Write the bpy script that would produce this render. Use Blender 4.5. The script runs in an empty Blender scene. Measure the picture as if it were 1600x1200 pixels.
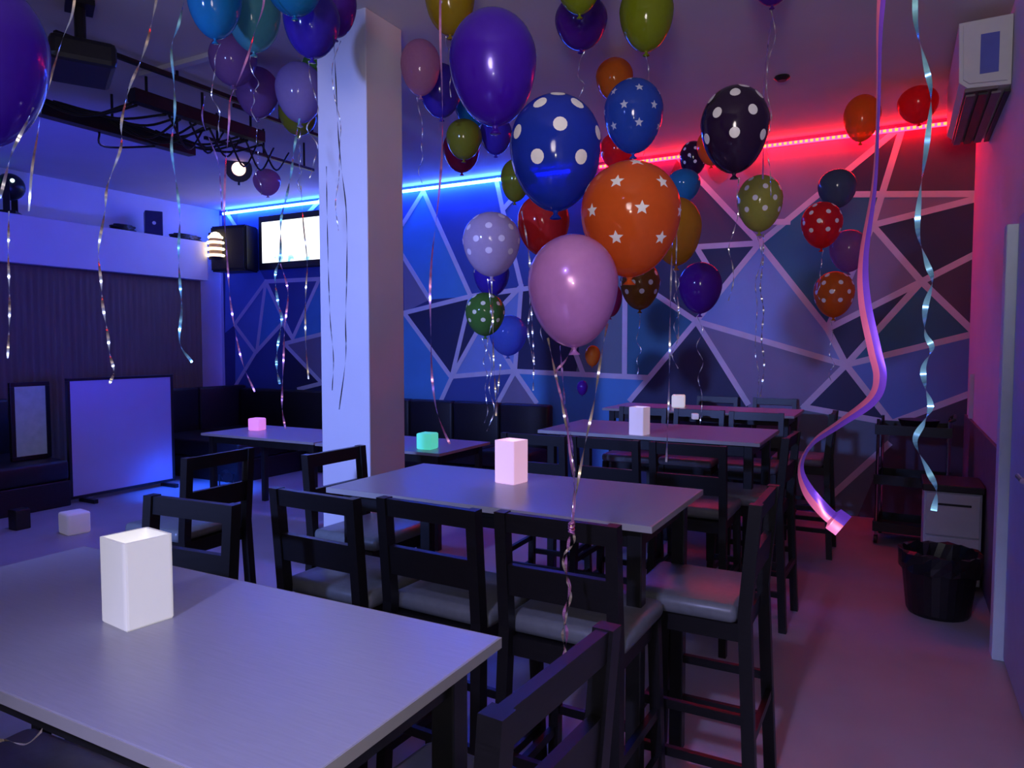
import bpy, bmesh, math, random
from mathutils import Vector, Matrix
random.seed(7)
R = math.radians
SC = bpy.context.scene
COL = SC.collection

# ------------------------------------------------------------------ camera
CAM_H, YAW, PITCH, FPX = 1.55, R(28.2), R(3.05), 1127.0
cd = bpy.data.cameras.new('camera'); cam = bpy.data.objects.new('camera', cd); COL.objects.link(cam)
cam.location = (0, 0, CAM_H); cam.rotation_euler = (R(90) - PITCH, 0, YAW)
cd.sensor_fit = 'HORIZONTAL'; cd.sensor_width = 36.0; cd.lens = 36.0 * FPX / 1600.0
cd.clip_start = 0.05; SC.camera = cam
CAM = Vector((0, 0, CAM_H))
FW = Vector((-math.sin(YAW) * math.cos(PITCH), math.cos(YAW) * math.cos(PITCH), -math.sin(PITCH)))
RT = Vector((math.cos(YAW), math.sin(YAW), 0)); UP = RT.cross(FW)

# ------------------------------------------------------------------ world, lights, exposure
SC.view_settings.view_transform = 'Standard'; SC.view_settings.look = 'None'
SC.view_settings.exposure = 0.0; SC.view_settings.gamma = 1.0; SC.view_settings.use_curve_mapping = False
w = bpy.data.worlds.new('dim_room_air'); SC.world = w; w.use_nodes = True
bg = w.node_tree.nodes['Background']; bg.inputs[0].default_value = (0.42, 0.40, 0.52, 1); bg.inputs[1].default_value = 0.20

def lamp(kind, name, loc, energy, color, target=None, **kw):
    d = bpy.data.lights.new(name, kind); d.energy = energy; d.color = color
    for k, v in kw.items(): setattr(d, k, v)
    o = bpy.data.objects.new(name, d); COL.objects.link(o); o.location = loc
    if target is not None:
        o.rotation_euler = (Vector(target) - Vector(loc)).to_track_quat('-Z', 'Y').to_euler()
    return o
# small white lamp held at the camera (gives the round glints on the balloons)
lamp('POINT', 'camera_lamp', (0.04, -0.05, 1.60), 10.0, (1.0, 0.96, 0.86), shadow_soft_size=0.045)
# added pinkish white fill without a fixture, behind the camera, brightening the ceiling
lamp('SPOT', 'pinkish_ceiling_fill', (0.28, -1.3, 2.0), 275.0, (1.0, 0.87, 0.86), (-1.0, 4.0, 4.75), spot_size=R(80), spot_blend=0.9, shadow_soft_size=0.40)
# blue party spotlight behind the camera, on the pillar
lamp('SPOT', 'blue_party_spot', (-2.6, -1.6, 2.3), 1180.0, (0.22, 0.32, 1.0), (-3.0, 3.4, 1.35), spot_size=R(56), spot_blend=1.0, shadow_soft_size=0.12)
lamp('SPOT', 'blue_wall_fill', (-4.6, 2.2, 1.2), 330.0, (0.03, 0.04, 1.0), (-8.5, 5.4, 3.2), spot_size=R(70), spot_blend=0.8, shadow_soft_size=0.2)  # unseen spot, added to turn the upper left wall blue
# unseen lavender fill behind the camera, added to tint the near tables
lamp('SPOT', 'lavender_table_fill', (-0.5, -1.5, 3.1), 400.0, (0.42, 0.42, 1.0), (-0.30, 0.75, 1.0), spot_size=R(50), spot_blend=1.0, shadow_soft_size=0.10)
# blue spot without a fixture, added overhead for the pool on the floor
lamp('SPOT', 'blue_corner_fill', (-5.75, 5.0, 2.85), 1100.0, (0.008, 0.10, 1.0), (-6.55, 5.15, 0.0), spot_size=R(30), spot_blend=0.8, shadow_soft_size=0.05)
lamp('SPOT', 'blue_floor_fill', (-5.3, 3.4, 3.1), 125.0, (0.22, 0.20, 1.0), (-5.2, 3.9, 0.0), spot_size=R(95), spot_blend=1.0, shadow_soft_size=0.1)  # added wash without a fixture, raising the blue on the open floor

# ------------------------------------------------------------------ pixel-free helpers: points in the room
def ray(x, y): return FW + RT * ((x - 800) / FPX) - UP * ((y - 600) / FPX)
def atd(x, y, d): return CAM + ray(x, y) * d            # at a distance along the view axis
def atz(x, y, z): v = ray(x, y); return CAM + v * ((z - CAM_H) / v.z)
def atY(x, y, Y): v = ray(x, y); return CAM + v * (Y / v.y)
def atX(x, y, X): v = ray(x, y); return CAM + v * (X / v.x)

# ------------------------------------------------------------------ materials
def mat(name, col, rough=0.5, metal=0.0, var=0.12, scale=12.0, bump=0.0, emit=None, estr=0.0, spec=0.5, coat=0.0, stretch=(1, 1, 1)):
    m = bpy.data.materials.new(name); m.use_nodes = True
    nt = m.node_tree; N = nt.nodes; L = nt.links
    b = N['Principled BSDF']
    b.inputs['Roughness'].default_value = rough; b.inputs['Metallic'].default_value = metal
    b.inputs['Specular IOR Level'].default_value = spec; b.inputs['Coat Weight'].default_value = coat
    tc = N.new('ShaderNodeTexCoord'); mp = N.new('ShaderNodeMapping'); mp.inputs['Scale'].default_value = stretch
    nz = N.new('ShaderNodeTexNoise'); nz.inputs['Scale'].default_value = scale; nz.inputs['Detail'].default_value = 4
    L.new(tc.outputs['Object'], mp.inputs['Vector']); L.new(mp.outputs[0], nz.inputs['Vector'])
    cr = N.new('ShaderNodeValToRGB')
    cr.color_ramp.elements[0].position = 0.3; cr.color_ramp.elements[1].position = 0.7
    cr.color_ramp.elements[0].color = tuple(c * (1 - var) for c in col) + (1,)
    cr.color_ramp.elements[1].color = tuple(min(1, c * (1 + var)) for c in col) + (1,)
    L.new(nz.outputs['Fac'], cr.inputs['Fac']); L.new(cr.outputs[0], b.inputs['Base Color'])
    if bump:
        bp = N.new('ShaderNodeBump'); bp.inputs['Strength'].default_value = bump; bp.inputs['Distance'].default_value = 0.004
        L.new(nz.outputs['Fac'], bp.inputs['Height']); L.new(bp.outputs[0], b.inputs['Normal'])
    if emit:
        b.inputs['Emission Color'].default_value = tuple(emit) + (1,); b.inputs['Emission Strength'].default_value = estr
    return m

def balloon_mat(name, col, tl=0.3, tr=0.15, rough=0.1, pearl=False):
    m = bpy.data.materials.new(name); m.use_nodes = True
    nt = m.node_tree; N = nt.nodes; L = nt.links
    b = N['Principled BSDF']; out = N['Material Output']
    b.inputs['Roughness'].default_value = 0.26 if pearl else rough
    b.inputs['Specular IOR Level'].default_value = 0.5
    if pearl: b.inputs['Coat Weight'].default_value = 0.6; b.inputs['Coat Roughness'].default_value = 0.06; b.inputs['Metallic'].default_value = 0.15
    tc = N.new('ShaderNodeTexCoord'); nz = N.new('ShaderNodeTexNoise'); nz.inputs['Scale'].default_value = 6
    cr = N.new('ShaderNodeValToRGB')
    cr.color_ramp.elements[0].color = tuple(c * 0.92 for c in col) + (1,); cr.color_ramp.elements[1].color = tuple(min(1, c * 1.06) for c in col) + (1,)
    L.new(tc.outputs['Object'], nz.inputs['Vector']); L.new(nz.outputs['Fac'], cr.inputs['Fac']); L.new(cr.outputs[0], b.inputs['Base Color'])
    t = N.new('ShaderNodeBsdfTranslucent'); L.new(cr.outputs[0], t.inputs['Color'])
    tp = N.new('ShaderNodeBsdfTransparent'); L.new(cr.outputs[0], tp.inputs['Color'])
    m1 = N.new('ShaderNodeMixShader'); m1.inputs[0].default_value = tl
    m2 = N.new('ShaderNodeMixShader'); m2.inputs[0].default_value = tr
    L.new(b.outputs[0], m1.inputs[1]); L.new(t.outputs[0], m1.inputs[2])
    L.new(m1.outputs[0], m2.inputs[1]); L.new(tp.outputs[0], m2.inputs[2]); L.new(m2.outputs[0], out.inputs['Surface'])
    return m

M = {
 'floor': mat('floor_vinyl', (0.36, 0.32, 0.35), 0.42, var=0.06, scale=3, bump=0.05),
 'ceiling': mat('ceiling_paint', (0.62, 0.60, 0.62), 0.9, var=0.03, scale=2),
 'white_wall': mat('white_wall_paint', (0.72, 0.70, 0.76), 0.75, var=0.03, scale=3, bump=0.03),
 'mural_base': mat('mural_base_paint', (0.05, 0.06, 0.22), 0.7, var=0.06, scale=4),
 'line': mat('mural_line_paint', (0.72, 0.66, 0.80), 0.7, var=0.05, scale=9),
 'black': mat('black_stained_wood', (0.006, 0.005, 0.006), 0.42, var=0.3, scale=20, stretch=(1, 1, 8)),
 'vinyl': mat('grey_seat_vinyl', (0.15, 0.16, 0.165), 0.36, var=0.08, scale=40, bump=0.15),
 'top': mat('pale_laminate', (0.36, 0.35, 0.43), 0.32, var=0.05, scale=14, stretch=(1, 14, 1), spec=0.85),
 'edge': mat('laminate_edge_band', (0.40, 0.38, 0.36), 0.5, var=0.04),
 'steel': mat('black_steel', (0.02, 0.02, 0.022), 0.35, 0.3, var=0.2),
 'leather': mat('black_leather', (0.010, 0.008, 0.011), 0.5, var=0.3, scale=60, bump=0.2),
 'curtain': mat('brown_grey_curtain', (0.19, 0.125, 0.085), 0.9, var=0.09, scale=25, stretch=(1, 1, 0.1)),
 'chrome': mat('chrome', (0.75, 0.75, 0.78), 0.15, 1.0, var=0.03),
 'plastic_black': mat('black_plastic', (0.012, 0.011, 0.013), 0.4, var=0.2, scale=30),
 'plastic_white': mat('white_plastic', (0.66, 0.68, 0.74), 0.4, var=0.03),
 'plastic_grey': mat('grey_plastic', (0.16, 0.13, 0.16), 0.5, var=0.1),
 'board': mat('whiteboard_laminate', (0.52, 0.50, 0.62), 0.35, var=0.03, scale=3),
 'print_white': mat('white_balloon_ink', (0.88, 0.86, 0.88), 0.35, var=0.02),
 'print_blue': mat('pale_blue_balloon_ink', (0.55, 0.62, 0.85), 0.35, var=0.02),
 'print_faint': mat('lavender_balloon_ink', (0.74, 0.66, 0.82), 0.35, var=0.02),
 'print_yellow': mat('pale_yellow_balloon_ink', (0.80, 0.80, 0.55), 0.35, var=0.02),
 'speaker_cloth': mat('black_speaker_cloth', (0.02, 0.02, 0.022), 0.85, var=0.4, scale=150, bump=0.2),
 'blue_badge': mat('blue_sticker', (0.10, 0.13, 0.55), 0.4, var=0.05),
}

# ------------------------------------------------------------------ mesh helpers
def obj(name, bm, m, parent=None, smooth=False, kind=None, label=None):
    me = bpy.data.meshes.new(name); bm.normal_update(); bm.to_mesh(me); bm.free()
    if m: me.materials.append(m)
    if smooth:
        for p in me.polygons: p.use_smooth = True
    o = bpy.data.objects.new(name, me); COL.objects.link(o)
    if parent: o.parent = parent
    if kind: o['kind'] = kind
    if label: o['label'] = label
    return o
def thing(name, label, cat, loc=(0, 0, 0), rz=0.0, group=None):
    o = bpy.data.objects.new(name, None); COL.objects.link(o); o.location = loc; o.rotation_euler = (0, 0, rz)
    o.empty_display_size = 0.1
    o['label'] = label; o['category'] = cat
    if group: o['group'] = group
    return o
def tag(o, label, cat, group=None):
    o['label'] = label; o['category'] = cat
    if group: o['group'] = group
    return o
def box(bm, x0, x1, y0, y1, z0, z1, bev=0.0, mtx=None):
    r = bmesh.ops.create_cube(bm, size=1.0)
    vs = r['verts']
    bmesh.ops.scale(bm, vec=(x1 - x0, y1 - y0, z1 - z0), verts=vs)
    bmesh.ops.translate(bm, vec=((x0 + x1) / 2, (y0 + y1) / 2, (z0 + z1) / 2), verts=vs)
    if bev:
        es = list({e for v in vs for e in v.link_edges})
        rr = bmesh.ops.bevel(bm, geom=es, offset=bev, segments=2, affect='EDGES', profile=0.5)
        vs = list({v for f in rr['faces'] for v in f.verts} | {v for v in vs if v.is_valid})
    if mtx is not None: bmesh.ops.transform(bm, matrix=mtx, verts=vs)
    return bm
def bx(x0, x1, y0, y1, z0, z1, bev=0.0): return box(bmesh.new(), x0, x1, y0, y1, z0, z1, bev)
def bar(bm, a, b, wx, wy=None, upv=None):
    a = Vector(a); b = Vector(b); wy = wy or wx
    d = b - a; q = d.to_track_quat('Z', 'Y' if upv is None else upv)
    mt = Matrix.Translation((a + b) / 2) @ q.to_matrix().to_4x4() @ Matrix.Diagonal((wx, wy, d.length, 1))
    r = bmesh.ops.create_cube(bm, size=1.0); bmesh.ops.transform(bm, matrix=mt, verts=r['verts']); return bm
def post(bm, a, b, wx, wy):     # square section kept square to the axes, ends level
    a = Vector(a); b = Vector(b)
    vs = [bm.verts.new(p + Vector((sx * wx / 2, sy * wy / 2, 0))) for p in (a, b) for sx, sy in ((-1, -1), (1, -1), (1, 1), (-1, 1))]
    for f in ((3, 2, 1, 0), (4, 5, 6, 7), (0, 1, 5, 4), (1, 2, 6, 5), (2, 3, 7, 6), (3, 0, 4, 7)): bm.faces.new([vs[i] for i in f])
    return bm
def cyl(bm, a, b, r, n=12, r2=None):
    a = Vector(a); b = Vector(b); d = b - a
    mt = Matrix.Translation((a + b) / 2) @ d.to_track_quat('Z', 'Y').to_matrix().to_4x4()
    bmesh.ops.create_cone(bm, cap_ends=True, segments=n, radius1=r, radius2=r if r2 is None else r2, depth=d.length, matrix=mt); return bm
def lathe(bm, prof, n=24, c=(0, 0, 0), capb=True, capt=True):
    rings = [[bm.verts.new((c[0] + r * math.cos(2 * math.pi * i / n), c[1] + r * math.sin(2 * math.pi * i / n), c[2] + z)) for i in range(n)] for r, z in prof]
    for a, b in zip(rings, rings[1:]):
        for i in range(n): bm.faces.new((a[i], a[(i + 1) % n], b[(i + 1) % n], b[i]))
    if capb: bm.faces.new(list(reversed(rings[0])))
    if capt: bm.faces.new(rings[-1])
    bmesh.ops.recalc_face_normals(bm, faces=bm.faces[:]); return bm
def tube(bm, pts, r, n=6):
    pts = [Vector(p) for p in pts]; rings = []
    for i, p in enumerate(pts):
        t = (pts[min(i + 1, len(pts) - 1)] - pts[max(i - 1, 0)]).normalized()
        u = t.orthogonal().normalized() if i == 0 else (u - t * u.dot(t)).normalized()
        v = t.cross(u)
        rings.append([bm.verts.new(p + (u * math.cos(2 * math.pi * k / n) + v * math.sin(2 * math.pi * k / n)) * r) for k in range(n)])
    for a, b in zip(rings, rings[1:]):
        for k in range(n): bm.faces.new((a[k], a[(k + 1) % n], b[(k + 1) % n], b[k]))
    bm.faces.new(list(reversed(rings[0]))); bm.faces.new(rings[-1]); return bm
def spline(pts, per=8):
    pts = [Vector(p) for p in pts]; q = [pts[0] * 2 - pts[1]] + pts + [pts[-1] * 2 - pts[-2]]; out = []
    for i in range(1, len(q) - 2):
        a, b, c, d = q[i - 1], q[i], q[i + 1], q[i + 2]
        for k in range(per):
            t = k / per
            out.append(0.5 * ((2 * b) + (c - a) * t + (2 * a - 5 * b + 4 * c - d) * t * t + (3 * b - 3 * c + d - a) * t ** 3))
    out.append(pts[-1]); return out
def strip(bm, pts, width, turns, ph=0.0, taper=True):
    pts = [Vector(p) for p in pts]; n = len(pts); prev = None
    for i, p in enumerate(pts):
        t = (pts[min(i + 1, n - 1)] - pts[max(i - 1, 0)]).normalized()
        a = ph + turns * 2 * math.pi * i / (n - 1)
        side = (RT - t * RT.dot(t))
        if side.length < 1e-3: side = UP - t * UP.dot(t)
        side.normalize(); nr = t.cross(side)
        wv = (side * math.cos(a) + nr * math.sin(a)) * width / 2
        cur = (bm.verts.new(p - wv), bm.verts.new(p + wv))
        if prev: bm.faces.new((prev[0], prev[1], cur[1], cur[0]))
        prev = cur
    return bm
def copy_thing(t, loc, rz, label, group=None):
    c = t.copy(); COL.objects.link(c); c.location = loc; c.rotation_euler = (0, 0, rz); c['label'] = label
    if group: c['group'] = group
    for ch in list(t.children):
        k = ch.copy(); COL.objects.link(k); k.parent = c
        for g in list(ch.children):
            d = g.copy(); COL.objects.link(d); d.parent = k
    return c

# ------------------------------------------------------------------ room shell
XL, XR, YB, YF, ZC = -8.6, 0.52, 7.20, -2.6, 3.47
obj('floor', bx(XL - 0.1, 1.6, YF, YB + 0.1, -0.1, 0.0), M['floor'], kind='structure')
obj('ceiling', bx(XL - 0.1, 1.6, YF, YB + 0.1, ZC, ZC + 0.1), M['ceiling'], kind='structure')
wall_back = obj('wall_back', bx(XL - 0.1, XR + 0.1, YB, YB + 0.1, 0, ZC), M['mural_base'], kind='structure')
obj('wall_left', bx(XL - 0.1, XL, YF, YB, 0, ZC), M['white_wall'], kind='structure')
wall_right = obj('wall_right', bx(XR, XR + 0.1, YF, YB, 0, ZC), M['white_wall'], kind='structure')
# dark grey dado board on the wall beside the trolley, and a white cable duct over it
obj('trim_1', bx(XR - 0.02, XR, 4.35, YB - 0.01, 0.0, 0.97, 0.004), mat('grey_dado_paint', (0.13, 0.11, 0.13), 0.6), kind='structure')
obj('trim_2', bx(XR - 0.03, XR, 6.62, 6.68, 0.98, 1.33, 0.004), M['white_wall'], kind='structure')
# square pillar
COLX0, COLX1, COLY0, COLY1 = -3.09, -2.72, 3.31, 3.65
obj('pillar', bx(COLX0, COLX1, COLY0, COLY1, 0, ZC, 0.006), M['white_wall'], kind='structure')
# boxed beam along the left wall with a ledge on top
BX = -8.2
obj('trim_3', bx(XL, BX, 0.5, 6.66, 2.42, 2.93, 0.005), M['white_wall'], kind='structure')
# door at the end of the wall on the right: frame and leaf
dr = obj('door_1', bx(0.44, 0.515, 4.19, 4.30, 0.0, 2.13, 0.006), mat('white_gloss_paint', (0.70, 0.84, 0.95), 0.45, var=0.03), kind='structure')
obj('door_leaf', bx(0.485, 0.53, 3.30, 4.17, 0.02, 2.16, 0.004), mat('door_lavender_light', (0.42, 0.50, 0.80), 0.5, var=0.03), dr)  # lavender light falling on the leaf is put into its colour
hb = bmesh.new(); cyl(hb, (0.485, 3.42, 1.02), (0.44, 3.42, 1.02), 0.011); cyl(hb, (0.44, 3.41, 1.02), (0.44, 3.54, 1.02), 0.011)
obj('door_handle', hb, M['chrome'], dr)

# ------------------------------------------------------------------ mural: painted polygons framed by tape-straight white bands
MP = {
 'navy': (0.028, 0.032, 0.10), 'deep': (0.06, 0.10, 0.36), 'blue': (0.09, 0.32, 0.68), 'sky': (0.26, 0.38, 0.74),
 'teal': (0.03, 0.17, 0.28), 'mauve': (0.25, 0.22, 0.36), 'slate': (0.16, 0.22, 0.28), 'royal': (0.14, 0.25, 0.62), 'plum': (0.09, 0.06, 0.12)}
MM = {k: mat('mural_' + k + '_paint', v, 0.6, var=0.05, scale=3) for k, v in MP.items()}
def led_y(x): return 330 - 0.1227 * (x - 350)
def flr_y(x): return 805 + 0.103 * (x - 1320)
def L(x): return (x, led_y(x) + 3)
def F(x): return (x, flr_y(x) - 1)
a, a2, b, c, f, i_, j = L(1400), L(1409), (1187, 380), (1363, 352), (1440, 440), (1293, 514), (1322, 570)
d, e, g, h = (1524, 303), (1524, 311), (1524, 397), (1524, 521)
r_, s3, k, l, m_ = (1287, 304), (1378, 304), (1393, 661), (1521, 613), (1256, 636)
n_, q, o_, p_ = (1088, 502), (1088, 386), (1168, 630), (985, 625)
u, TR = (1060, led_y(1060) + 3), L(1524)
PANELS = [
 ('plum', [a2, TR, d, s3]), ('navy', [a, a2, s3, r_]), ('teal', [r_, s3, c, i_, b]), ('mauve', [s3, d, e, c]),
 ('navy', [c, e, g, f]), ('mauve', [c, f, i_]), ('plum', [f, g, h]), ('teal', [f, h, j]), ('navy', [f, j, i_]),
 ('royal', [j, h, l, k]), ('sky', [b, i_, j, n_]), ('mauve', [n_, j, m_, F(1215), F(1195), o_]), ('navy', [n_, o_, F(1195), F(930), p_]),
 ('navy', [m_, j, k, (1256, 637)]), ('plum', [k, l, F(1522), F(1340), (1388, 694)]), ('slate', [m_, k, (1388, 694), (1290, 783), F(1215)]),
 ('slate', [(1388, 694), F(1340), F(1290), (1290, 783)]),
 ('mauve', [u, a, b]), ('plum', [u, b, q]), ('navy', [q, b, (1127, 450)]),
 ('navy', [q, (1127, 450), n_, (1022, 458), (1000, 370), u]), ('teal', [(1022, 458), n_, (1012, 590), (976, 588), (977, 420)]),
 ('slate', [(977, 420), (976, 588), (900, 583), (905, 556), (902, 440)]), ('blue', [(805, 580), (1012, 590), p_, F(930), F(790), (838, 628)]),
 ('blue', [(662, 299), (630, 350), (630, 400), (672, 468), (736, 463)]), ('deep', [(662, 299), L(776), (786, 328), (815, 447), (736, 463)]),
 ('mauve', [(630, 400), (672, 468), (632, 488)]), ('navy', [(632, 489), (736, 463), (706, 590)]), ('blue', [(632, 489), (706, 590), (690, 625), F(690), F(600), (600, 520)]),
 ('navy', [(736, 463), (815, 447), (745, 520), (708, 588)]), ('sky', [(745, 520), (815, 447), (805, 580), (710, 588)]),
 ('navy', [(815, 447), (902, 440), (905, 556), (900, 583), (805, 580)]), ('deep', [(706, 590), (805, 580), (778, 630), F(778), F(690), (690, 625)]),
 ('mauve', [(805, 580), (838, 628), F(790), F(778), (778, 630)]), ('deep', [(786, 328), L(776), u, (1000, 370), (977, 420), (902, 440), (815, 447)]),
 ('deep', [L(372), L(500), (500, 436), (416, 440), (371, 357)]), ('royal', [(416, 441), (402, 550), (368, 507)]), ('blue', [(416, 441), (456, 528), (442, 505), (402, 550)]),
 ('royal', [(368, 510), (400, 551), (368, 604)]), ('deep', [(402, 550), (442, 505), (445, 537), (440, 640), (368, 640), (368, 604)]),
 ('navy', [(445, 537), (503, 598), (503, 640), (440, 640)]), ('deep', [(416, 440), (498, 440), (458, 530)]), ('blue', [(498, 440), (600, 440), (600, 510), (504, 522), (458, 530)]),
 ('mauve', [(445, 537), (504, 522), (600, 508), (600, 600), (503, 598)]), ('deep', [L(500), (662, 299), (600, 400), (600, 440), (500, 436)]),
 ('royal', [L(353), (371, 357), (416, 440), (368, 507), (352, 520)]),
]
for cn, poly in PANELS:
    pts = [atY(x, y, YB) for x, y in poly]
    cx = sum(p.x for p in pts) / len(pts); cz = sum(p.z for p in pts) / len(pts)
    bm = bmesh.new()
    fr = [bm.verts.new((p.x, YB - 0.004, min(max(p.z, 0.001), ZC - 0.01))) for p in pts]
    fc = bm.faces.new(fr)
    ex = bmesh.ops.extrude_face_region(bm, geom=[fc]); bmesh.ops.translate(bm, vec=(0, 0.003, 0), verts=[v for v in ex['geom'] if isinstance(v, bmesh.types.BMVert)])
    bmesh.ops.recalc_face_normals(bm, faces=bm.faces[:])
    obj('mural_panel', bm, MM[cn], wall_back)
BANDS = [(a, b), (a2, s3), (s3, c), (c, i_), (r_, d), (c, e), (c, f), (f, h), (g, f), (f, i_), (f, j), (j, m_), (b, i_), (i_, j), (j, k), (n_, j), (j, h), (k, l),
 (m_, k), ((1388, 694), (1290, 783)), (b, n_), (n_, p_), (n_, o_), ((1022, 458), n_), (q, b), (q, (1125, 447)), (u, b), ((977, 420), (976, 588)), ((710, 588), (805, 580)), ((805, 580), (1012, 590)),
 ((662, 299), (630, 350)), ((662, 299), (736, 463)), ((630, 400), (672, 468)), ((736, 463), (632, 489)), ((632, 489), (706, 590)), ((736, 463), (706, 590)), ((706, 590), (745, 520)), ((745, 520), (815, 447)),
 ((815, 447), (805, 580)), ((736, 463), (902, 440)), ((706, 590), (690, 625)), ((805, 580), (778, 630)), ((805, 580), (838, 628)), ((790, 555), (805, 580)), ((900, 553), (912, 585)), (L(776), (786, 328)), ((786, 328), (815, 447)), ((800, 312), (786, 328)),
 (L(355), (371, 357)), ((416, 440), (368, 506)), ((416, 440), (402, 549)), ((416, 440), (458, 529)), ((402, 549), (442, 505)), ((442, 505), (458, 529)), ((368, 508), (400, 551)), ((400, 551), (368, 604)), ((498, 440), (458, 529)),
 ((445, 537), (504, 522)), ((445, 537), (503, 598)), ((416, 440), (500, 436)), ((467, 608), (503, 599)), (L(500), (470, 345)), ((1187, 347), (1232, 347))]
for bi, (p, q2) in enumerate(BANDS):
    A = atY(p[0], p[1], YB); B = atY(q2[0], q2[1], YB)
    A.y = B.y = YB - 0.006 - 0.0001 * bi
    bm = bmesh.new(); dv = (B - A).normalized() * 0.02
    nr = Vector((-dv.z, 0, dv.x)).normalized() * 0.027
    vs = [bm.verts.new(v) for v in (A - dv - nr, B + dv - nr, B + dv + nr, A - dv + nr)]
    for v in vs: v.co.z = min(v.co.z, ZC - 0.008)
    fc = bm.faces.new(vs); ex = bmesh.ops.extrude_face_region(bm, geom=[fc])
    bmesh.ops.translate(bm, vec=(0, 0.003, 0), verts=[v for v in ex['geom'] if isinstance(v, bmesh.types.BMVert)])
    bmesh.ops.recalc_face_normals(bm, faces=bm.faces[:])
    obj('mural_band', bm, M['line'], wall_back)
# plain painted end strip of the back wall next to the left corner
obj('mural_panel', bx(XL, atY(350, 500, YB).x, YB - 0.006, YB - 0.001, 0, 3.4), M['white_wall'], wall_back, label='plain pale blue strip of wall in the corner')

# ------------------------------------------------------------------ LED strips
def led_strip(x0, x1, label, core, s1, bead, s2):
    t = thing('led_strip', label, 'light strip', ((x0 + x1) / 2, YB - 0.06, 3.405)); h = (x1 - x0) / 2
    bm = bmesh.new(); n = max(2, int((x1 - x0) / 0.6))
    for i in range(n + 1):
        x = -h + 0.03 + (2 * h - 0.06) * i / n; box(bm, x - 0.006, x + 0.006, 0.0, 0.058, -0.005, 0.005)
    obj('clip', bm, M['plastic_white'], t, kind='stuff')
    bm = bmesh.new(); cyl(bm, (-h, 0, 0), (h, 0, 0), 0.018, 12)
    obj('glowing_tube', bm, mat('led_glow', core, 0.4, emit=core, estr=s1), t)
    bm = bmesh.new(); n = int((x1 - x0) / 0.045)
    for i in range(n):
        x = -h + (i + 0.5) * (x1 - x0) / n; box(bm, x - 0.012, x + 0.012, -0.020, -0.010, -0.011, 0.011)
    obj('led_bead', bm, mat('led_bead', bead, 0.4, emit=bead, estr=s2), t, kind='stuff')
led_strip(-8.45, atY(893, 266, YB).x, 'blue LED strip glowing along the top of the mural wall near the television', (0.014, 0.08, 1.0), 115, (0.35, 0.65, 1.0), 12)
led_strip(atY(940, 261, YB).x, 0.36, 'red LED strip glowing along the top of the mural wall near the air conditioner', (1.0, 0.003, 0.012), 52, (1.0, 0.16, 0.03), 5)

# ------------------------------------------------------------------ curtain on the left wall
ct = bmesh.new(); NP = 260; y0, y1 = 0.6, 6.62; prev = None
for i in range(NP + 1):
    y = y0 + (y1 - y0) * i / NP; x = -8.30 + 0.009 * math.sin(i * 1.9) + 0.004 * math.sin(i * 0.37)
    cur = [ct.verts.new((x, y, z)) for z in (2.415, 0.02)]
    cb = [ct.verts.new((x - 0.008, y, z)) for z in (2.415, 0.02)]
    if prev:
        ct.faces.new((prev[0], prev[1], cur[1], cur[0])); ct.faces.new((prev[2], cur[2], cur[3] if False else cb[1], prev[3])) if False else None
        ct.faces.new((prev[2], cb[0], cb[1], prev[3]))
    prev = (cur[0], cur[1], cb[0], cb[1])
tag(obj('curtain', ct, M['curtain'], smooth=True), 'dark brown grey pleated curtain hanging below the boxed beam', 'curtain')

# ------------------------------------------------------------------ tables
def table(name, label, cat, x0, x1, y0, y1, z, group):
    t = thing(name, label, cat, ((x0 + x1) / 2, (y0 + y1) / 2, 0), 0, group); hx, hy = (x1 - x0) / 2, (y1 - y0) / 2
    tp = obj('tabletop', bx(-hx, hx, -hy, hy, z - 0.022, z, 0.003), M['top'], t)
    eb = bmesh.new(); th = 0.0015
    box(eb, -hx - th, hx + th, -hy - th, -hy, z - 0.021, z - 0.001); box(eb, -hx - th, hx + th, hy, hy + th, z - 0.021, z - 0.001)
    box(eb, -hx - th, -hx, -hy, hy, z - 0.021, z - 0.001); box(eb, hx, hx + th, -hy, hy, z - 0.021, z - 0.001)
    obj('edge_band', eb, M['edge'], tp, label='pale edge band')
    ab = bmesh.new(); i = 0.07
    for s in (-1, 1):
        box(ab, -hx + i, hx - i, s * (hy - i) - 0.012, s * (hy - i) + 0.012, z - 0.09, z - 0.022)
        box(ab, s * (hx - i) - 0.012, s * (hx - i) + 0.012, -hy + i, hy - i, z - 0.09, z - 0.022)
    obj('apron', ab, M['steel'], t)
    for sx in (-1, 1):
        for sy in (-1, 1): obj('leg', bx(sx * (hx - i) - 0.025, sx * (hx - i) + 0.025, sy * (hy - i) - 0.025, sy * (hy - i) + 0.025, 0, z - 0.022, 0.004), M['steel'], t)
    return t
TG = 'tall bar tables in a row'
table('bar_table', 'pale grey bar table nearest the camera with a tall white vase lamp', 'table', -1.96, -0.65, 0.605, 1.167, 1.0, TG)
table('bar_table', 'pale bar table beside the white pillar with a pink lit vase lamp', 'table', -1.95, -0.65, 2.11, 2.76, 1.0, TG)
table('bar_table', 'third bar table from the camera, behind the pillar table', 'table', -2.07, -0.68, 4.22, 4.98, 1.0, TG)
table('bar_table', 'bar table farthest back, close to the mural wall', 'table', -2.3, -0.71, 5.98, 6.66, 1.0, TG)
LG = 'low tables by the black sofas'
table('low_table', 'low table behind the pillar with a pink glowing cube', 'table', -5.62, -4.25, 4.45, 5.2, 0.75, LG)
table('low_table', 'low table behind the pillar with a green glowing cube', 'table', -4.2, -2.98, 4.42, 5.17, 0.75, LG)

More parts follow.
